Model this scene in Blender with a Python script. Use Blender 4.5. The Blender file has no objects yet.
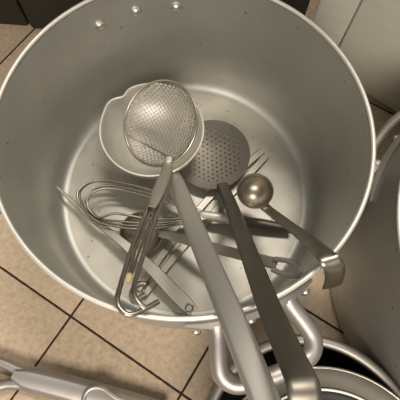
import bpy, bmesh, math, random
from mathutils import Vector, Matrix
random.seed(4)
S = 0.22                       # metres per unit: the big pot's radius at its rim
PI = math.pi
sc = bpy.context.scene
COL = sc.collection

# ------------------------------------------------------------ camera
CAM = Vector((0.110827, -1.089919, 2.888915))
ROT = Matrix(((0.997622, 0.0648388, 0.02337), (-0.0689219, 0.9385204, 0.3382739), (0.0, -0.3390802, 0.9407575)))
FPX = 399.68
cd = bpy.data.cameras.new('camera')
cam = bpy.data.objects.new('camera', cd)
COL.objects.link(cam)
cd.sensor_width = 36.0
cd.lens = FPX / 400 * 36.0
cd.clip_start = 0.01
cam.matrix_world = Matrix.Translation(CAM * S) @ ROT.transposed().to_4x4()
sc.camera = cam

# ------------------------------------------------------------ world, lamps, exposure
w = bpy.data.worlds.new('world')
sc.world = w
w.use_nodes = True
bg = w.node_tree.nodes['Background']
bg.inputs[0].default_value = (0.96, 0.95, 0.87, 1)
bg.inputs[1].default_value = 0.19


def area(name, loc, target, sx, sy, power, col):
    l = bpy.data.lights.new(name, 'AREA')
    l.shape = 'RECTANGLE'
    l.size, l.size_y, l.energy, l.color = sx, sy, power, col
    o = bpy.data.objects.new(name, l)
    COL.objects.link(o)
    o.location = loc
    o.rotation_euler = (Vector(target) - Vector(loc)).to_track_quat('-Z', 'Y').to_euler()
    return o


area('ceiling_light', (0.15, -2.0, 2.1), (0, 0, 0), 1.8, 0.9, 74, (1.0, 0.91, 0.80))
area('ceiling_light', (0.3, 0.95, 2.4), (0, 0, 0), 0.9, 0.35, 38, (1.0, 0.93, 0.83))
sc.view_settings.view_transform = 'Standard'
sc.view_settings.look = 'None'
sc.view_settings.gamma = 1
sc.view_settings.exposure = 0.0


# ------------------------------------------------------------ helpers
def at(u, v, z):
    """the point at height z (pot radii) that the photo shows at pixel u, v"""
    d = ROT.transposed() @ Vector(((u - 200) / FPX, -(v - 200) / FPX, -1))
    return CAM + d * ((z - CAM.z) / d.z)


def on_wall(u, v, r, far=True):
    """the point on the upright cylinder of radius r about the pot axis"""
    d = ROT.transposed() @ Vector(((u - 200) / FPX, -(v - 200) / FPX, -1))
    a = d.x ** 2 + d.y ** 2
    b = 2 * (CAM.x * d.x + CAM.y * d.y)
    c = CAM.x ** 2 + CAM.y ** 2 - r * r
    q = math.sqrt(max(b * b - 4 * a * c, 0))
    t = (-b + q) / (2 * a) if far else (-b - q) / (2 * a)
    return CAM + d * t


def mat(name, col, rough=0.4, metal=1.0, var=0.12, scale=18.0, col2=None, rvar=0.12, bump=0.0, bscale=300.0, stretch=None):
    m = bpy.data.materials.new(name)
    m.use_nodes = True
    nt = m.node_tree
    b = nt.nodes['Principled BSDF']
    b.inputs['Metallic'].default_value = metal
    tc = nt.nodes.new('ShaderNodeTexCoord')
    src = tc.outputs['Object']
    if stretch:
        mp = nt.nodes.new('ShaderNodeMapping')
        mp.inputs['Scale'].default_value = stretch
        nt.links.new(src, mp.inputs[0])
        src = mp.outputs[0]
    n = nt.nodes.new('ShaderNodeTexNoise')
    n.inputs['Scale'].default_value = scale
    n.inputs['Detail'].default_value = 5
    nt.links.new(src, n.inputs['Vector'])
    mx = nt.nodes.new('ShaderNodeMix')
    mx.data_type = 'RGBA'
    c2 = col2 or tuple(c * (1 - var) for c in col)
    mx.inputs['A'].default_value = (*col, 1)
    mx.inputs['B'].default_value = (*c2, 1)
    rp = nt.nodes.new('ShaderNodeValToRGB')
    rp.color_ramp.elements[0].position = 0.35
    rp.color_ramp.elements[1].position = 0.68
    nt.links.new(n.outputs['Fac'], rp.inputs[0])
    nt.links.new(rp.outputs[0], mx.inputs['Factor'])
    nt.links.new(mx.outputs['Result'], b.inputs['Base Color'])
    mr = nt.nodes.new('ShaderNodeMapRange')
    mr.inputs['To Min'].default_value = rough - rvar / 2
    mr.inputs['To Max'].default_value = rough + rvar / 2
    nt.links.new(n.outputs['Fac'], mr.inputs['Value'])
    nt.links.new(mr.outputs[0], b.inputs['Roughness'])
    if bump:
        n2 = nt.nodes.new('ShaderNodeTexNoise')
        n2.inputs['Scale'].default_value = bscale
        nt.links.new(src, n2.inputs['Vector'])
        bp = nt.nodes.new('ShaderNodeBump')
        bp.inputs['Strength'].default_value = bump
        bp.inputs['Distance'].default_value = 0.002
        nt.links.new(n2.outputs['Fac'], bp.inputs['Height'])
        nt.links.new(bp.outputs[0], b.inputs['Normal'])
    return m


def speckled(m, thr=0.73, col=(0.16, 0.13, 0.10), scale=70):
    """small dark food specks with edges of their own"""
    nt = m.node_tree
    b = nt.nodes['Principled BSDF']
    old = b.inputs['Base Color'].links[0].from_socket
    tc = nt.nodes.new('ShaderNodeTexCoord')
    n = nt.nodes.new('ShaderNodeTexNoise')
    n.inputs['Scale'].default_value = scale
    n.inputs['Detail'].default_value = 1
    nt.links.new(tc.outputs['Object'], n.inputs['Vector'])
    rp = nt.nodes.new('ShaderNodeValToRGB')
    rp.color_ramp.elements[0].position = thr
    rp.color_ramp.elements[1].position = thr + 0.04
    nt.links.new(n.outputs['Fac'], rp.inputs[0])
    mx = nt.nodes.new('ShaderNodeMix')
    mx.data_type = 'RGBA'
    mx.inputs['B'].default_value = (*col, 1)
    nt.links.new(rp.outputs[0], mx.inputs['Factor'])
    nt.links.new(old, mx.inputs['A'])
    nt.links.new(mx.outputs['Result'], b.inputs['Base Color'])


def empty(name, base, label, cat, group=None):
    o = bpy.data.objects.new(name, None)
    o.empty_display_size = 0.02
    COL.objects.link(o)
    o.location = Vector(base) * S
    o['label'], o['category'] = label, cat
    if group:
        o['group'] = group
    return o


def obj(name, bm, m, parent=None, smooth=True, label=None, base=None):
    base = Vector(parent.location) if parent is not None and parent.type == 'EMPTY' else (Vector(base) * S if base else Vector((0, 0, 0)))
    root = parent
    if parent is not None and parent.type != 'EMPTY':
        root = parent
        b = Vector((0, 0, 0))
        p = parent
        while p is not None:
            b += p.location
            p = p.parent
        base = b
    for v in bm.verts:
        v.co = v.co * S - base
    bmesh.ops.recalc_face_normals(bm, faces=bm.faces)
    me = bpy.data.meshes.new(name)
    bm.to_mesh(me)
    bm.free()
    me.materials.append(m)
    if smooth:
        me.polygons.foreach_set('use_smooth', [True] * len(me.polygons))
        me.set_sharp_from_angle(angle=math.radians(48))
    o = bpy.data.objects.new(name, me)
    COL.objects.link(o)
    if parent is None:
        o.location = base
    else:
        o.parent = root
    if label:
        o['label'] = label
    return o


def smooth_path(pts, n=6):
    """Catmull-Rom through points of any dimension"""
    P = [Vector(p) for p in pts]
    out = []
    for i in range(len(P) - 1):
        p0 = P[i - 1] if i > 0 else P[0] * 2 - P[1]
        p1, p2 = P[i], P[i + 1]
        p3 = P[i + 2] if i + 2 < len(P) else P[-1] * 2 - P[-2]
        for k in range(n):
            t = k / n
            out.append(0.5 * ((2 * p1) + (p2 - p0) * t + (2 * p0 - 5 * p1 + 4 * p2 - p3) * t * t + (3 * p1 - p0 - 3 * p2 + p3) * t ** 3))
    out.append(P[-1])
    return out


def skin(bm, rings, caps=True, closed=False):
    R = [[bm.verts.new(p) for p in r] for r in rings]
    n = len(R[0])
    m = len(R)
    for i in range(m if closed else m - 1):
        a, b = R[i], R[(i + 1) % m]
        for k in range(n):
            bm.faces.new((a[k], a[(k + 1) % n], b[(k + 1) % n], b[k]))
    if caps and not closed:
        bm.faces.new(R[0][::-1])
        bm.faces.new(R[-1])


def tube(bm, path, rad, seg=10, closed=False, flat=1.0, up=None):
    P = [Vector(p) for p in path]
    m = len(P)
    rings = []
    nrm = None
    for i in range(m):
        if closed:
            t = (P[(i + 1) % m] - P[i - 1]).normalized()
        else:
            t = (P[min(i + 1, m - 1)] - P[max(i - 1, 0)]).normalized()
        if up is not None:
            nrm = Vector(up)
        elif nrm is None:
            nrm = Vector((0, 0, 1)) if abs(t.z) < 0.9 else Vector((1, 0, 0))
        nrm = (nrm - t * nrm.dot(t)).normalized()
        s = t.cross(nrm)
        r = rad[i] if isinstance(rad, (list, tuple)) else rad
        rings.append([P[i] + (s * math.cos(2 * PI * k / seg) + nrm * math.sin(2 * PI * k / seg) * flat) * r for k in range(seg)])
    if not closed:          # rounded ends
        for e, q, d in ((0, 1, -1), (m - 1, m - 2, 1)):
            r = rad[e] if isinstance(rad, (list, tuple)) else rad
            t = (P[e] - P[q]).normalized()
            extra = []
            for f, sh in ((0.45, 0.8), (0.8, 0.45)):
                extra.append([P[e] + t * r * f * 0.7 + (x - P[e]) * sh for x in rings[e if d == 1 else 0]])
            if d == 1:
                rings = rings + extra
            else:
                rings = extra[::-1] + rings
                m2 = len(extra)
        # index shift handled because the far end is done after the near end
    skin(bm, rings, True, closed)


def tube_simple(bm, path, rad, seg=8, closed=False):
    tube(bm, path, rad, seg, closed)


def strip(bm, path, width, thick, side=None, crown=0.0, nx=6, groove=0.0):
    """a flat bar: width across, thickness through, edges rounded; crown bows it across"""
    P = [Vector(p) for p in path]
    m = len(P)
    rings = []
    for i in range(m):
        t = (P[min(i + 1, m - 1)] - P[max(i - 1, 0)]).normalized()
        sd = Vector(side[i] if isinstance(side, list) else side) if side is not None else t.cross(Vector((0, 0, 1)))
        sd = (sd - t * sd.dot(t)).normalized()
        nn = sd.cross(t)
        wd = (width[i] if isinstance(width, (list, tuple)) else width) / 2
        th = (thick[i] if isinstance(thick, (list, tuple)) else thick) / 2
        ring = []
        e = min(th * 0.8, wd * 0.5)
        xs = [-wd + e + (2 * wd - 2 * e) * k / nx for k in range(nx + 1)]
        f = lambda x: crown * (1 - (x / wd) ** 2) - groove * math.exp(-(x / (wd * 0.45)) ** 2)
        ring.append(P[i] - sd * wd + nn * f(wd))
        for x in xs:
            ring.append(P[i] + sd * x + nn * (f(x) + th))
        ring.append(P[i] + sd * wd + nn * f(wd))
        for x in reversed(xs):
            ring.append(P[i] + sd * x + nn * (f(x) - th))
        rings.append(ring)
    skin(bm, rings, True)


def lathe(bm, prof, seg=96, M=None, wob=None, close=False):
    """spin (r, z) about z; a point at r = 0 becomes a pole"""
    M = M or Matrix()
    rings = []
    for r, z in prof:
        if r < 1e-6:
            rings.append([bm.verts.new(M @ Vector((0, 0, z)))])
        else:
            rings.append([bm.verts.new(M @ Vector(((r * (wob(2 * PI * k / seg, z) if wob else 1)) * math.cos(2 * PI * k / seg), (r * (wob(2 * PI * k / seg, z) if wob else 1)) * math.sin(2 * PI * k / seg), z))) for k in range(seg)])
    n = len(rings)
    for i in range(n if close else n - 1):
        a, b = rings[i], rings[(i + 1) % n]
        for k in range(seg):
            q = (k + 1) % seg
            if len(a) == 1 and len(b) == 1:
                continue
            if len(a) == 1:
                bm.faces.new((a[0], b[q], b[k]))
            elif len(b) == 1:
                bm.faces.new((a[k], a[q], b[0]))
            else:
                bm.faces.new((a[k], a[q], b[q], b[k]))


def box(bm, lo, hi, M=None, bev=0.0):
    lo, hi = Vector(lo), Vector(hi)
    M = M or Matrix()
    g = bmesh.ops.create_cube(bm, size=1)
    for v in g['verts']:
        v.co = Vector(((lo.x + hi.x) / 2 + v.co.x * (hi.x - lo.x), (lo.y + hi.y) / 2 + v.co.y * (hi.y - lo.y), (lo.z + hi.z) / 2 + v.co.z * (hi.z - lo.z)))
    if bev:
        es = list({e for v in g['verts'] for e in v.link_edges})
        r = bmesh.ops.bevel(bm, geom=es, offset=bev, segments=3, affect='EDGES', profile=0.5)
    for v in bm.verts:
        v.co = M @ v.co


def frame(c, n, xhint):
    """matrix whose z is n, whose x follows xhint, origin c"""
    n = Vector(n).normalized()
    x = Vector(xhint)
    x = (x - n * x.dot(n)).normalized()
    y = n.cross(x)
    return Matrix(((x.x, y.x, n.x, c[0]), (x.y, y.y, n.y, c[1]), (x.z, y.z, n.z, c[2]), (0, 0, 0, 1)))


def arc(c, r, a0, a1, n):
    return [(c[0] + r * math.cos(a0 + (a1 - a0) * k / n), c[1] + r * math.sin(a0 + (a1 - a0) * k / n)) for k in range(n + 1)]


# ------------------------------------------------------------ materials
M_wall_in = mat('dull aluminium', (0.62, 0.615, 0.575), 0.57, 1.0, 0.16, 7, rvar=0.10)
speckled(M_wall_in, 0.775, (0.22, 0.19, 0.15), scale=110)
M_base = mat('scoured aluminium', (0.64, 0.605, 0.535), 0.5, 0.8, 0.2, 14, rvar=0.16)
speckled(M_base, 0.72, (0.34, 0.30, 0.24), scale=120)
M_rim = mat('worn aluminium edge', (0.78, 0.75, 0.69), 0.5, 0.6, 0.08, 30)
M_cast = mat('cast aluminium', (0.50, 0.465, 0.44), 0.47, 0.9, 0.12, 40, bump=0.05)
M_cast_dark = mat('dull grey aluminium', (0.33, 0.31, 0.28), 0.5, 0.9, 0.12, 30)
M_rivet = mat('rivet aluminium', (0.78, 0.76, 0.70), 0.3, 1.0, 0.05, 40)
M_steel = mat('polished stainless steel', (0.42, 0.38, 0.32), 0.36, 1.0, 0.10, 30)
M_bronze = mat('warm steel', (0.62, 0.55, 0.46), 0.34, 1.0, 0.10, 30)
M_satin = mat('satin stainless steel', (0.71, 0.69, 0.64), 0.5, 1.0, 0.06, 30)
M_dark = mat('dark worn steel', (0.265, 0.24, 0.205), 0.46, 1.0, 0.14, 30)
M_grey = mat('grey steel strip', (0.58, 0.545, 0.475), 0.5, 1.0, 0.10, 30)
M_mesh = mat('steel mesh wire', (0.49, 0.44, 0.375), 0.38, 1.0, 0.08, 60)
M_wire = mat('steel wire', (0.47, 0.435, 0.38), 0.34, 1.0, 0.04, 10, rvar=0.02)
M_wire_d = mat('tarnished wire', (0.36, 0.33, 0.28), 0.36, 1.0, 0.04, 10, rvar=0.02)
M_cab = mat('brushed steel sheet', (0.74, 0.72, 0.62), 0.42, 0.15, 0.08, 12, stretch=(1, 1, 12))
M_black = mat('gap shade and plinth black', (0.018, 0.016, 0.012), 0.5, 0.0, 0.2, 10)  # carries the shade of the gap behind the pot; also the counter plinth's black
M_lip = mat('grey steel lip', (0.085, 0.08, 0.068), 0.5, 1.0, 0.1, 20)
M_pan_shade = mat('pan inside shade', (0.022, 0.02, 0.017), 0.55, 0.3, 0.3, 15)  # near-black colour standing for the shade inside the two lower right pans
M_plaster = mat('painted wall', (0.55, 0.52, 0.46), 0.7, 0.0, 0.05, 8)
M_crumb = mat('dried food', (0.62, 0.50, 0.26), 0.6, 0.0, 0.2, 200)


def tile_material():
    m = bpy.data.materials.new('tan quarry tiles')
    m.use_nodes = True
    nt = m.node_tree
    L = nt.links.new
    b = nt.nodes['Principled BSDF']
    tc = nt.nodes.new('ShaderNodeTexCoord')
    th, s, o1, o2 = 1.0744615, 0.911046 * S, -1.194124 * S, 0.176846 * S

    def math_(op, a, bval=None):
        n = nt.nodes.new('ShaderNodeMath')
        n.operation = op
        for i, x in enumerate((a, bval)):
            if x is None:
                continue
            if isinstance(x, (int, float)):
                n.inputs[i].default_value = x
            else:
                L(x, n.inputs[i])
        return n.outputs[0]

    def axis(vec, o):
        d = nt.nodes.new('ShaderNodeVectorMath')
        d.operation = 'DOT_PRODUCT'
        L(tc.outputs['Object'], d.inputs[0])
        d.inputs[1].default_value = vec
        return math_('DIVIDE', math_('SUBTRACT', d.outputs['Value'], o), s)
    a = axis((math.cos(th), math.sin(th), 0), o1)
    c = axis((-math.sin(th), math.cos(th), 0), o2)
    dist = []
    for x in (a, c):
        f = math_('FRACT', x)
        dist.append(math_('MINIMUM', f, math_('SUBTRACT', 1.0, f)))
    d = math_('MINIMUM', dist[0], dist[1])
    wn = nt.nodes.new('ShaderNodeTexNoise')
    wn.inputs['Scale'].default_value = 90
    L(tc.outputs['Object'], wn.inputs['Vector'])
    d2 = math_('ADD', d, math_('MULTIPLY', math_('SUBTRACT', wn.outputs['Fac'], 0.5), 0.006))
    ramp = nt.nodes.new('ShaderNodeMapRange')
    ramp.interpolation_type = 'SMOOTHSTEP'
    ramp.inputs['From Min'].default_value = 0.0065
    ramp.inputs['From Max'].default_value = 0.0105
    L(d2, ramp.inputs['Value'])
    rr_ = nt.nodes.new('ShaderNodeMapRange')
    rr_.inputs['To Min'].default_value = 0.9
    rr_.inputs['To Max'].default_value = 0.5
    L(ramp.outputs[0], rr_.inputs['Value'])
    L(rr_.outputs[0], b.inputs['Roughness'])
    cb = nt.nodes.new('ShaderNodeCombineXYZ')
    L(math_('FLOOR', a), cb.inputs[0])
    L(math_('FLOOR', c), cb.inputs[1])
    wh = nt.nodes.new('ShaderNodeTexWhiteNoise')
    L(cb.outputs[0], wh.inputs['Vector'])
    n = nt.nodes.new('ShaderNodeTexNoise')
    n.inputs['Scale'].default_value = 120
    n.inputs['Detail'].default_value = 8
    n.inputs['Roughness'].default_value = 0.7
    L(tc.outputs['Object'], n.inputs['Vector'])
    fac = math_('ADD', math_('MULTIPLY', n.outputs['Fac'], 0.9), math_('MULTIPLY', wh.outputs['Value'], 0.2))
    cr = nt.nodes.new('ShaderNodeValToRGB')
    cr.color_ramp.elements[0].position = 0.30
    cr.color_ramp.elements[0].color = (0.36, 0.27, 0.18, 1)
    cr.color_ramp.elements[1].position = 0.80
    cr.color_ramp.elements[1].color = (0.68, 0.54, 0.39, 1)
    L(fac, cr.inputs[0])
    mx = nt.nodes.new('ShaderNodeMix')
    mx.data_type = 'RGBA'
    mx.inputs['A'].default_value = (0.03, 0.015, 0.006, 1)
    L(cr.outputs[0], mx.inputs['B'])
    L(ramp.outputs[0], mx.inputs['Factor'])
    L(mx.outputs['Result'], b.inputs['Base Color'])
    bp = nt.nodes.new('ShaderNodeBump')
    bp.inputs['Strength'].default_value = 0.5
    bp.inputs['Distance'].default_value = 0.0015
    L(math_('ADD', ramp.outputs[0], math_('MULTIPLY', n.outputs['Fac'], 0.35)), bp.inputs['Height'])
    L(bp.outputs[0], b.inputs['Normal'])
    return m


# ------------------------------------------------------------ the setting
bm = bmesh.new()
box(bm, (-6, -5, -0.3), (6, 4.2, 0))
o = obj('floor', bm, tile_material(), smooth=False)
o['kind'] = 'structure'
bm = bmesh.new()
box(bm, (-6, 4.0, 0), (6, 4.2, 9))
o = obj('wall_back', bm, M_plaster, smooth=False)
o['kind'] = 'structure'

# steel cabinet, front running away to the right behind the big pot
A = at(300, 54, 0)
B = at(400, 118, 0)
dx = (B - A).normalized()
ny = Vector((0, 0, 1)).cross(dx)            # points to the back
MC = Matrix(((dx.x, ny.x, 0, A.x), (dx.y, ny.y, 0, A.y), (0, 0, 1, 0), (0, 0, 0, 1)))
seam = (at(326, 71, 0) - A).length
cab = empty('steel_cabinet', A, 'brushed steel cabinet with two plain doors behind the big pot, top right', 'cabinet')
bm = bmesh.new()
box(bm, (0, 0.03, 0), (1.36, 1.6, 3.6), MC)
obj('body', bm, M_cab, cab, False)
bm = bmesh.new()
box(bm, (0.0, -0.0, 0.04), (seam - 0.006, 0.028, 3.55), MC, 0.008)
obj('front_panel', bm, M_cab, cab)
bm = bmesh.new()
box(bm, (seam + 0.006, -0.004, 0.04), (1.36, 0.028, 3.55), MC, 0.012)
obj('front_panel', bm, M_cab, cab)

# near-black box added to stand for the shaded gap between the cabinets
gap = empty('dark_gap_box', (-0.3, 1.48, 0), 'near-black box added for the shadow gap behind the big pot', 'dark_gap_box')
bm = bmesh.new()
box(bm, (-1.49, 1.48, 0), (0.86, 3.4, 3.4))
obj('body', bm, M_black, gap, False)
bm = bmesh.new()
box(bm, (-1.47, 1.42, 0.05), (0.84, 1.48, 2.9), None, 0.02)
obj('front_panel', bm, M_black, gap)  # front slab of the added dark box

# low steel unit, upper left
lu = empty('steel_counter', (-2.6, 1.45, 0), 'dull grey steel counter base at the top left corner beyond the big pot', 'counter')
bm = bmesh.new()
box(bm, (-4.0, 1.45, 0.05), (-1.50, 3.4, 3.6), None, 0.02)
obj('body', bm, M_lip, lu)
bm = bmesh.new()
box(bm, (-3.95, 1.50, 0), (-1.55, 3.35, 0.05))
obj('plinth', bm, M_black, lu, False)


# ------------------------------------------------------------ pots
def pot_shell(root, c, R, h, floor_z=0.03):
    k = R
    T = Matrix.Translation((c[0], c[1], 0))
    ro, ri = 1.0 * k, 0.982 * k
    prof = [(0, 0.0), (ro - 0.05, 0.0), (ro - 0.025, 0.006), (ro - 0.007, 0.022), (ro, 0.05), (ro, h - 0.03),
            (ri, h - 0.03)]
    cr = 0.085
    n = 10
    for i in range(n + 1):
        a = -PI / 2 * i / n
        prof.append((ri - cr + cr * math.cos(a), floor_z + 0.15 + 0.15 * math.sin(a)))
    prof += [(ri - cr - 0.03, floor_z - 0.001), (ri - cr - 0.06, floor_z - 0.006), (0, floor_z - 0.006)]
    bm = bmesh.new()
    lathe(bm, prof, 160, T)
    obj('body', bm, M_wall_in, root)
    bm = bmesh.new()
    lathe(bm, [(0, floor_z - 0.008), (ri - cr - 0.004, floor_z - 0.004), (ri - cr - 0.008, floor_z + 0.002), (ri - cr - 0.03, floor_z + 0.003), (0, floor_z + 0.003)], 128, T)
    obj('pot_floor', bm, M_base, root, label='paler scoured bottom with dark specks')
    bm = bmesh.new()
    rr = 0.0125
    ring = [(1.0 * k - 0.008 + rr * math.cos(a), h - 0.016 + rr * 0.9 * math.sin(a)) for a in [2 * PI * i / 14 for i in range(14)]]
    lathe(bm, ring, 160, T, close=True)
    bm2 = bm
    obj('rim', bm2, M_rim, root, label='bright worn rolled rim')


def pot_handle(root, c, R, z, phi, a_in, a_out, over, zo, rad, rivets=(-0.27, -0.02, 0.27), foot=0.32):
    """cast loop handle: strap riveted to the wall, D-shaped grip standing out"""
    u = Vector((math.cos(phi), math.sin(phi), 0))
    t = Vector((-math.sin(phi), math.cos(phi), 0))
    C = Vector((c[0], c[1], 0))

    def P(tt, uu, zz):
        return C + u * uu + t * tt + Vector((0, 0, zz))

    def wall(ang, off, zz):
        return C + (u * math.cos(ang) + t * math.sin(ang)) * (R + off) + Vector((0, 0, zz))
    x0 = R * math.cos(a_in / R)
    end = R + over
    cr = 0.10
    pts = [P(-a_in, x0 + 0.01, z), P(-a_in - 0.01, x0 + 0.06, z + (zo - z) * 0.2)]
    pts += [P(-a_out + 0.01, end - 0.13, z + (zo - z) * 0.6), P(-a_out + 0.005, end - 0.07, z + (zo - z) * 0.85), P(-a_out + 0.035, end - 0.022, zo), P(-a_out + 0.095, end, zo)]
    pts += [P(0, end + 0.012, zo)]
    pts += [P(a_out - 0.095, end, zo), P(a_out - 0.035, end - 0.022, zo), P(a_out - 0.005, end - 0.07, z + (zo - z) * 0.85), P(a_out - 0.01, end - 0.13, z + (zo - z) * 0.6)]
    pts += [P(a_in + 0.01, x0 + 0.06, z + (zo - z) * 0.2), P(a_in, x0 + 0.01, z)]
    path = smooth_path(pts, 5)
    bm = bmesh.new()
    n = len(path)
    rads = [rad * (1.0 + 0.22 * max(0, 1 - min(i, n - 1 - i) / 6)) for i in range(n)]
    tube(bm, path, rads, 14)
    grip = obj('handle', bm, M_cast, root)
    bm = bmesh.new()
    pth = [wall(-foot + 2 * foot * i / 24, 0.014, z) for i in range(25)]
    wd = [0.05 + 0.075 * min(1, min(i, 24 - i) / 5) for i in range(25)]
    rings = []
    strip(bm, pth, wd, [0.02 + 0.04 * min(1, min(i, 24 - i) / 5) for i in range(25)], Vector((0, 0, 1)), 0.0)
    obj('mounting_strap', bm, M_cast, grip)
    for rv in rivets:
        p = wall(rv, 0.043, z - (0.015 if abs(rv) > 0.1 else 0))
        nrm = (p - C)
        nrm.z = 0
        bm = bmesh.new()
        lathe(bm, [(0.024, 0), (0.023, 0.008), (0.016, 0.016), (0.007, 0.019), (0, 0.0195)], 16, frame(p, nrm, (0, 0, 1)))
        obj('rivet', bm, M_rivet, grip, label='bright round rivet head')
    return grip


HPOT = 1.0709
pot = empty('stock_pot', (0, 0, 0), 'large round aluminium pot on the tiles with all the utensils in it', 'pot')
pot_shell(pot, (0, 0), 1.0, HPOT)
PHI = math.atan2(-0.93, 0.392)
pot_handle(pot, (0, 0), 1.0, 0.955, PHI, 0.175, 0.232, 0.29, 0.92, 0.044)
pot_handle(pot, (0, 0), 1.0, 0.955, PHI + PI, 0.175, 0.232, 0.29, 0.92, 0.044, rivets=())
for px, py in ((100, 25), (136, 11), (176, 7)):
    p = on_wall(px, py, 0.982)
    nrm = Vector((-p.x, -p.y, 0))
    bm = bmesh.new()
    lathe(bm, [(0.037, -0.004), (0.036, 0.010), (0.028, 0.022), (0.015, 0.029), (0, 0.031)], 24, frame(p, nrm, (0, 0, 1)))
    obj('rivet', bm, M_rivet, pot, label='bright round rivet head on the inner wall')

# neighbour pot on the right
c2 = (2.17, -0.545)
pot2 = empty('stock_pot', (c2[0], c2[1], 0), 'second aluminium pot at the right edge of the photo, only its wall and handle showing', 'pot')
pot_shell(pot2, c2, 1.1, 1.07)
pot_handle(pot2, c2, 1.1, 0.73, math.radians(142.0), 0.20, 0.245, 0.108, 0.735, 0.034, foot=0.40)

# small deep pot, lower right, and a wide-lipped pan on it
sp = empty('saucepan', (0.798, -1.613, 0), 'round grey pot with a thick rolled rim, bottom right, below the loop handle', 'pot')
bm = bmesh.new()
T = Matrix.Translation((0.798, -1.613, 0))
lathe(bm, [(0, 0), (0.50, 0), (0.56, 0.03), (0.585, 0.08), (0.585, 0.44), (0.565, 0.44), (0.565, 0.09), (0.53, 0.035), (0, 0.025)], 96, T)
obj('body', bm, M_pan_shade, sp)  # whole body near-black, so the colour carries the shade inside
bm = bmesh.new()
lathe(bm, [(0.59 + 0.03 * math.cos(a), 0.44 + 0.026 * math.sin(a)) for a in [2 * PI * i / 14 for i in range(14)]], 96, T, close=True)
obj('rim', bm, M_cast_dark, sp, label='thick rolled rim')

lp = empty('shallow_pan', (0.87, -1.79, 0.0), 'wide lipped grey steel pan, its inside coloured black for shade, lying across the bottom right pot', 'pan')
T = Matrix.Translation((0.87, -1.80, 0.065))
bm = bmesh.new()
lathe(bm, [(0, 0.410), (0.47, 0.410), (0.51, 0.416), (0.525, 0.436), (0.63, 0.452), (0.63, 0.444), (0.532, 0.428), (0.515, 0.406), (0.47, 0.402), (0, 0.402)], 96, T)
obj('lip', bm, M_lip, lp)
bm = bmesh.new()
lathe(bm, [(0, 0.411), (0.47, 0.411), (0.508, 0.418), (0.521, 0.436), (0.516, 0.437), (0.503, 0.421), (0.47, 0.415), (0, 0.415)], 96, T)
obj('bowl', bm, M_pan_shade, lp, label='hollow middle, its shade put into the dark colour')
bm = bmesh.new()
lathe(bm, [(0.634 + 0.009 * math.cos(a), 0.45 + 0.009 * math.sin(a)) for a in [2 * PI * i / 8 for i in range(8)]], 96, T, close=True)
obj('outer_edge', bm, M_wire_d, lp)
bm = bmesh.new()
lathe(bm, [(0.523 + 0.008 * math.cos(a), 0.440 + 0.008 * math.sin(a)) for a in [2 * PI * i / 8 for i in range(8)]], 96, T, close=True)
obj('inner_edge', bm, M_rim, lp)

# cast handle lying on the tiles, lower left
hz = 0.055
ha = empty('pan_handle', at(60, 385, 0), 'grey cast aluminium pan handle with a forked eye, lying on tiles at the bottom left', 'handle')
bm = bmesh.new()
pl = [(16, 374), (22, 376.5), (30, 379), (60, 386.5), (95, 396), (130, 405), (165, 414)]
wid = [0.10, 0.135, 0.155, 0.162, 0.165, 0.155, 0.14]
pw = smooth_path([tuple(at(x, y, hz)) + (q,) for (x, y), q in zip(pl, wid)], 4)
strip(bm, [p[:3] for p in pw], [p[3] for p in pw], 0.075, None, 0.02, 8)
shaft = obj('shaft', bm, M_cast, ha)
bm = bmesh.new()
eye = smooth_path([at(x, y, hz) for x, y in ((32, 374), (18, 369.5), (0, 362), (-16, 360), (-26, 367), (-22, 380), (-6, 386), (8, 384), (20, 384), (32, 383))], 5)
tube(bm, eye, 0.035, 12)
obj('hanging_eye', bm, M_cast, ha)
bm = bmesh.new()
lo = smooth_path([at(x, y, hz + 0.045) for x, y in ((84, 402), (85, 395), (89, 389.5), (96, 387), (104, 389), (112, 395), (122, 400), (138, 404))], 5)
tube(bm, lo, 0.02, 10)
obj('raised_loop', bm, M_cast, ha)

# ------------------------------------------------------------ utensils in the pot
VIEW = ROT.transposed()
CX, CY, CZ = VIEW @ Vector((1, 0, 0)), VIEW @ Vector((0, 1, 0)), VIEW @ Vector((0, 0, 1))


def bowl_profile(r, depth, th, n=14, power=1.0):
    """rim at z = 0, opening up, hollow"""
    out, inn = [], []
    for i in range(n + 1):
        a = PI / 2 * i / n
        out.append((r * math.sin(a) ** power, -depth * math.cos(a)))
        inn.append(((r - th) * math.sin(a) ** power, -(depth - th) * math.cos(a)))
    return out + [(r + 0.004, 0.006), (r - th * 0.5, 0.012)] + inn[::-1]


# tongs: two arms along the bottom, lying on the pot floor
tg = empty('tongs', at(137, 292, 0.035), 'pair of long thin steel tongs lying on the pot floor beneath the other utensils', 'tongs')
for (pa, wd) in (((((138, 290), (166, 250), (210, 197), (240, 170), (262, 151))), 0.056), (((143, 297), (176, 255), (222, 204), (244, 180), (266, 156)), 0.056)):
    bm = bmesh.new()
    pts = smooth_path([at(x, y, 0.055) for x, y in pa], 6)
    n = len(pts)
    strip(bm, pts, [wd * (1 if i > 3 else 0.85) for i in range(n)], 0.014, None, 0.0)
    obj('arm', bm, M_grey, tg)
bm = bmesh.new()
tube(bm, smooth_path([at(x, y, 0.065) for x, y in ((146, 284), (139, 284), (133, 290), (132, 296), (137, 299), (146, 294))], 5), 0.02, 8)
obj('spring_hinge', bm, M_wire, tg, label='rounded spring end of the tongs')

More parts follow.
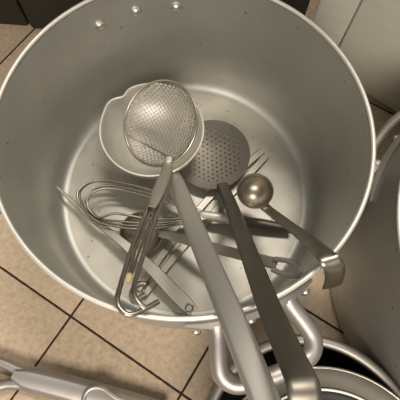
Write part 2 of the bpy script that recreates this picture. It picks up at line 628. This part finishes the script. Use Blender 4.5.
# flat spatula strip leaning across
st = empty('spatula', at(125, 245, 0.1), 'long flat pale steel spatula lying diagonally under the whisk, its ring at the near wall', 'spatula')
bm = bmesh.new()
key = [(57, 187, .125, .016), (70, 199, .135, .03), (95, 221, .155, .045), (122, 242, .19, .060), (150, 267, .18, .080), (172, 290, .155, .094), (186, 304, .15, .094), (193, 311.5, .15, .075)]
pw = smooth_path([tuple(at(x, y, z)) + (q,) for x, y, z, q in key], 5)
strip(bm, [p[:3] for p in pw], [p[3] for p in pw], 0.012, None, 0.0)
obj('blade', bm, M_grey, st)
bm = bmesh.new()
pc = at(189.5, 307.5, 0.162)
tube(bm, [pc + Vector((0.024 * math.cos(a), 0.024 * math.sin(a), 0.0)) for a in [2 * PI * i / 20 for i in range(20)]], 0.007, 8, True)
obj('hanging_ring', bm, M_wire, st)

# second ladle on the floor: bowl left, slotted handle end right
l2 = empty('ladle', at(141, 234, 0.03), 'small ladle on the pot floor under the strainer handle, with a slotted handle end', 'ladle')
bm = bmesh.new()
bc = at(141.5, 233, 0.15)
lathe(bm, bowl_profile(0.150, 0.105, 0.010), 48, frame(bc, Vector((0.05, -0.1, 1)), (1, 0, 0)))
obj('bowl', bm, M_bronze, l2)
bm = bmesh.new()
key = [(160, 233, .165, .062), (175, 236.5, .20, .068), (205, 245.5, .33, .069), (240, 254.5, .47, .069), (266, 261, .58, .070), (277, 264, .62, .077)]
pw = smooth_path([tuple(at(x, y, z)) + (q,) for x, y, z, q in key], 5)
strip(bm, [p[:3] for p in pw], [p[3] for p in pw], 0.012, None, 0.003)
obj('handle', bm, M_grey, l2)
bm = bmesh.new()
tube(bm, smooth_path([at(x, y, 0.62 + (x - 274) * 0.0045) for x, y in ((274, 259), (286, 260.5), (295.5, 264.5), (299.5, 270), (296, 275.5), (288, 275.5), (279, 272.5), (272, 269))], 6), 0.0165, 10, flat=0.45, up=(-0.3, 0.2, 1))
obj('handle_eye', bm, M_satin, l2, label='slotted eye at the end of the handle')

# whisk
wk = empty('whisk', at(200, 216, 0.05), 'flat wire whisk lying across the pot floor, its loops towards the left wall', 'whisk')
loops = [
    [(206, 213), (165, 196.5), (132, 186), (104, 181), (88, 184), (79.5, 194), (84, 207), (96, 219), (112, 223.5), (150, 226), (206, 218)],
    [(206, 214), (165, 198), (132, 188.5), (108, 185.5), (93, 190), (86, 200), (91, 211), (101, 219), (116, 221), (152, 223), (206, 217.5)],
    [(206, 213.5), (160, 193), (128, 183.5), (101, 180), (86, 184), (77.5, 193), (81, 206), (93, 218), (108, 225), (148, 229), (206, 219)],
    [(206, 214.5), (160, 200), (128, 191), (106, 188.5), (92, 193), (87, 202), (91, 212), (100, 217.5), (116, 213.5), (150, 218.5), (206, 217)],
]
for k, lpth in enumerate(loops):
    bm = bmesh.new()
    zz = [0.16, 0.175, 0.185, 0.19, 0.20, 0.21, 0.21, 0.215, 0.215, 0.205, 0.17]
    pts = smooth_path([at(x, y, zz[i] + 0.022 * (k - 1.5) * (1 - abs(i - 5) / 5.0)) for i, (x, y) in enumerate(lpth)], 6)
    tube(bm, pts, 0.0088, 8)
    obj('wire_loop', bm, M_wire_d, wk)
bm = bmesh.new()
tube(bm, [at(x, y, z) for x, y, z in ((200, 214.6, .16), (203, 215.1, .16), (228, 218.8, .145), (232, 219.5, .14))], [0.028, 0.034, 0.037, 0.034], 16)
obj('ferrule', bm, M_rim, wk, label='bright sleeve where the wires meet')
bm = bmesh.new()
pw = [at(x, y, z) for x, y, z in ((230, 219.2, .14), (240, 220.5, .13), (262, 224, .115), (282, 227.5, .10), (292, 229.5, .10))]
tube(bm, pw, [0.033, 0.036, 0.038, 0.036, 0.026], 16)
obj('handle', bm, M_dark, wk)

# big ladle
bl = empty('ladle', at(152, 130, 0.05), 'large ladle with a broad satin handle, its deep bowl holding the mesh strainer', 'ladle')
bc = at(152, 128.5, 0.40)
rb = 51.0 * (ROT @ (bc - CAM)).length / FPX * 0.985
nb = Vector((0.0, -0.03, 1.0))
spout = math.atan2(0.72, -0.70)


def lip(a, z):
    d = (a - spout + PI) % (2 * PI) - PI
    k = max(0.0, 1 + z / 0.12)
    return 1 + k * (0.10 * math.exp(-((d - 0.33) / 0.16) ** 2) * 0.35 - 0.085 * math.exp(-(d / 0.13) ** 2))


bm = bmesh.new()
lathe(bm, bowl_profile(rb, 0.27, 0.012, 20, 0.85), 144, frame(bc, nb, (1, 0, 0)), wob=lip)
obj('bowl', bm, M_satin, bl)
bm = bmesh.new()
Mf = frame(bc, nb, (1, 0, 0))
tube(bm, [Mf @ Vector((rb * 1.0 * lip(a, 0) * math.cos(a), rb * lip(a, 0) * math.sin(a), 0.008)) for a in [2 * PI * i / 120 for i in range(120)]], 0.0075, 8, True)
obj('bowl_rim', bm, M_rim, bl)
bm = bmesh.new()
P0, P1 = at(175, 181, 0.40), at(232, 318, 1.135)
dl = P1 - P0
pts = [at(172, 173, 0.33), at(173, 176, 0.37), P0] + [P0 + dl * t + Vector((0, 0, -0.16 * max(0, t - 1.0) ** 1.3)) for t in (0.15, 0.3, 0.5, 0.7, 0.85, 1.0, 1.15, 1.3, 1.45, 1.52)]
wds = [0.09, 0.105, 0.112] + [0.114] * 7 + [0.110, 0.104, 0.098]
strip(bm, pts, wds, 0.018, None, 0.006)
obj('handle', bm, M_satin, bl, label='broad flat satin handle crossing the near rim')

# skimmer
sk = empty('skimmer', at(212, 153, 0.06), 'dark perforated skimmer with a flat dark handle hooked at its near end', 'skimmer')
cc = at(212, 153.5, 0.15)
rs = 37.2 * -(ROT @ (cc - CAM)).z / FPX
Ms = frame(cc, Vector((-0.06, -0.02, 1)), (1, 0, 0))
bm = bmesh.new()
prof = []
for i in range(13):
    t = i / 12
    prof.append((rs * t, -0.045 * (1 - t * t)))
prof += [(rs + 0.006, 0.002), (rs + 0.004, -0.012)]
for i in range(12, -1, -1):
    t = i / 12
    prof.append((rs * t * 0.995, -0.045 * (1 - t * t) - 0.014))
lathe(bm, prof, 72, Ms)
disc = obj('blade', bm, M_dark, sk, label='round dish pierced with small holes')
bm = bmesh.new()
ph_ = math.radians(35)
for i in range(-7, 8):
    for j in range(-7, 8):
        x = (i + 0.5 * (j % 2)) * 0.039
        y = j * 0.034
        if x * x + y * y > (rs * 0.80) ** 2:
            continue
        xr, yr = x * math.cos(ph_) - y * math.sin(ph_), x * math.sin(ph_) + y * math.cos(ph_)
        bmesh.ops.create_cone(bm, cap_ends=True, segments=8, radius1=0.0068, radius2=0.0068, depth=0.3, matrix=Ms @ Matrix.Translation((xr, yr, -0.03)))
for v in bm.verts:
    v.co = v.co * S - sk.location
cme = bpy.data.meshes.new('holes')
bm.to_mesh(cme)
bm.free()
cut = bpy.data.objects.new('holes', cme)
COL.objects.link(cut)
cut.location = sk.location
md = disc.modifiers.new('holes', 'BOOLEAN')
md.operation = 'DIFFERENCE'
md.object = cut
md.solver = 'EXACT'
bpy.context.view_layer.update()
dg = bpy.context.evaluated_depsgraph_get()
nm = bpy.data.meshes.new_from_object(disc.evaluated_get(dg))
disc.modifiers.clear()
disc.data = nm
bpy.data.objects.remove(cut)
bpy.data.meshes.remove(cme)

bm = bmesh.new()
P0, P1 = at(229, 200, 0.27), at(267.6, 303, 1.165)
dl = P1 - P0
pts = [at(222, 184, 0.155), at(225, 191, 0.20), P0] + [P0 + dl * t + Vector((0, 0, 0.30 * max(0, t - 1.0) ** 1.3)) for t in (0.15, 0.3, 0.5, 0.7, 0.85, 1.0, 1.14, 1.26, 1.335)]
d1 = dl.normalized()
side = d1.cross(Vector((0, 0, 1))).normalized()
up = side.cross(d1)
e = pts[-1]
rr = 0.05
bend = []
for k in range(1, 9):
    a = math.radians(100) * k / 8
    bend.append(e + d1 * rr * math.sin(a) - up * rr * (1 - math.cos(a)))
td = (d1 * math.cos(math.radians(100)) - up * math.sin(math.radians(100)))
bend += [bend[-1] + td * 0.04, bend[-1] + td * 0.09]
pts += bend
wds = [0.08, 0.09, 0.094, 0.095, 0.097, 0.099, 0.101, 0.103, 0.105, 0.105, 0.105, 0.106] + [0.107] * 10
strip(bm, pts, wds, 0.016, [side] * len(pts), 0.004)
obj('handle', bm, M_dark, sk, label='flat dark handle bent down into a hook')

# small ladle hooked over the rim on the right
sl = empty('ladle', at(255, 191, 0.06), 'small round ladle hanging from the right rim by its hooked handle', 'ladle')
bc = at(255, 191, 0.42)
bm = bmesh.new()
lathe(bm, bowl_profile(0.118, 0.115, 0.008), 48, frame(bc, CZ * 0.5 + Vector((-0.12, 0.0, 0.9)), (1, 0, 0)))
obj('bowl', bm, M_steel, sl)
bm = bmesh.new()
tube(bm, [frame(bc, CZ * 0.5 + Vector((-0.12, 0.0, 0.9)), (1, 0, 0)) @ Vector((0.117 * math.cos(a), 0.117 * math.sin(a), 0.004)) for a in [2 * PI * i / 48 for i in range(48)]], 0.0045, 8, True)
obj('bowl_rim', bm, M_steel, sl)
bm = bmesh.new()
key = [(264, 206, .40), (270, 211, .43), (285, 222.5, .57), (303, 236, .77), (316, 247, .985), (322.5, 252.5, 1.09), (327, 257, 1.128), (331.5, 262, 1.13), (334.5, 268, 1.105), (335, 275, 1.045), (333.5, 282, 0.975), (331.5, 286, 0.93)]
pts = smooth_path([at(*k) for k in key], 4)
d1 = (at(318, 247, .965) - at(285, 222.5, .57)).normalized()
side = d1.cross(Vector((0, 0, 1))).normalized()
side = (side + Vector((0, 0, 0.0))).normalized()
n = len(pts)
strip(bm, pts, [0.07 + 0.03 * min(1, i / (n * 0.6)) for i in range(n)], 0.012, [side] * n, 0.004)
obj('handle', bm, M_steel, sl, label='flat handle hooked over the pot rim')

# mesh strainer
sn = empty('strainer', at(159, 123, 0.2), 'round fine wire mesh strainer sitting in the large ladle, with a twin wire handle', 'strainer')
bc = at(159, 123.5, 0.50)
tilt = math.radians(26)
nx_ = CX * math.cos(tilt) + CZ * math.sin(tilt)
nz_ = CZ * math.cos(tilt) - CX * math.sin(tilt)
rm = 42.5 * -(ROT @ (bc - CAM)).z / FPX
Mn = frame(bc, nz_, nx_)
bm = bmesh.new()
tube(bm, [Mn @ Vector((rm * math.cos(a), rm * math.sin(a), 0)) for a in [2 * PI * i / 72 for i in range(72)]], 0.009, 8, True)
obj('rim', bm, M_wire, sn)
bm = bmesh.new()
N = 20
rot = math.radians(27)
g = {}
dep = 0.12


def bowlz(x, y):
    q = min(1.0, (x * x + y * y) / (rm * rm))
    return -dep * (1 - q) ** 0.75


for i in range(-N, N + 1):
    for j in range(-N, N + 1):
        x, y = i * rm / 12.5, j * rm / 12.5
        if x * x + y * y < (rm * 1.03) ** 2:
            f = min(1.0, 0.998 * rm / max(1e-6, math.hypot(x, y)))
            x, y = x * f, y * f
            xr, yr = x * math.cos(rot) - y * math.sin(rot), x * math.sin(rot) + y * math.cos(rot)
            wz = 0.005 * (1 if (i + j) % 2 else -1)
            g[i, j] = bm.verts.new(Mn @ Vector((xr, yr, bowlz(x, y) + wz)))
for (i, j) in list(g):
    q = [(i, j), (i + 1, j), (i + 1, j + 1), (i, j + 1)]
    if all(k in g for k in q):
        bm.faces.new([g[k] for k in q])
msh = obj('mesh_bowl', bm, M_mesh, sn)
wf = msh.modifiers.new('wires', 'WIREFRAME')
wf.thickness = 0.0086 * S
wf.use_even_offset = False
wf.use_boundary = True

zt = bc.z - 0.10


def wire(name, key, r, m=M_wire):
    bm = bmesh.new()
    tube(bm, smooth_path([at(*k) for k in key], 6), r, 10)
    return obj(name, bm, m, sn)


wire('handle_wire', [(164, 166, zt + .02), (160, 181, .52), (145, 215, .70), (131, 251, .88), (119, 291, 1.09), (117.5, 301, 1.125), (120.5, 309, 1.135), (128, 314.5, 1.135), (138, 312.5, 1.12), (149, 307, 1.09), (158, 301.5, 1.06)], 0.0125)
wire('handle_wire', [(171, 166, zt + .03), (170, 181, .52), (157, 215, .70), (145, 250, .88), (135, 283, 1.06), (134, 293, 1.10), (138, 302, 1.115), (145, 308.5, 1.11)], 0.0125)
wire('handle_wire', [(166, 166, zt + .02), (163, 181, .52), (149, 215, .69), (136, 249, .84), (127, 279, .98)], 0.0075)
wire('handle_wire', [(169, 166, zt + .02), (167, 181, .52), (153, 215, .69), (140, 249, .84), (130, 279, .98)], 0.0075)
bm = bmesh.new()
bmesh.ops.create_icosphere(bm, subdivisions=3, radius=0.02, matrix=Matrix.Translation(at(129, 278, .995)) @ Matrix.Diagonal((1, 1.3, 0.8, 1)))
obj('weld_bead', bm, M_crumb, sn, label='small yellowish blob where the inner wires end')
bm = bmesh.new()
strip(bm, smooth_path([at(169, 157, zt + .05), at(168, 165, zt + .045), at(165, 176, .53), at(159, 190, .62), at(152, 207, .70)], 4), [0.055] * 5 + [0.07] * 4 + [0.078] * 5 + [0.07, 0.06, 0.045], 0.012, None, 0.004)
obj('bracket', bm, M_grey, sn, label='flat bracket joining the wires to the rim')
bm = bmesh.new()
tube(bm, smooth_path([Mn @ Vector((x, y, bowlz(x, y) + 0.012)) for x, y in ((-rm * .93, -rm * .20), (-rm * .55, -rm * .42), (-rm * .15, -rm * .62), (rm * .18, -rm * .80))], 6), 0.006, 8)
obj('support_wire', bm, M_wire_d, sn)
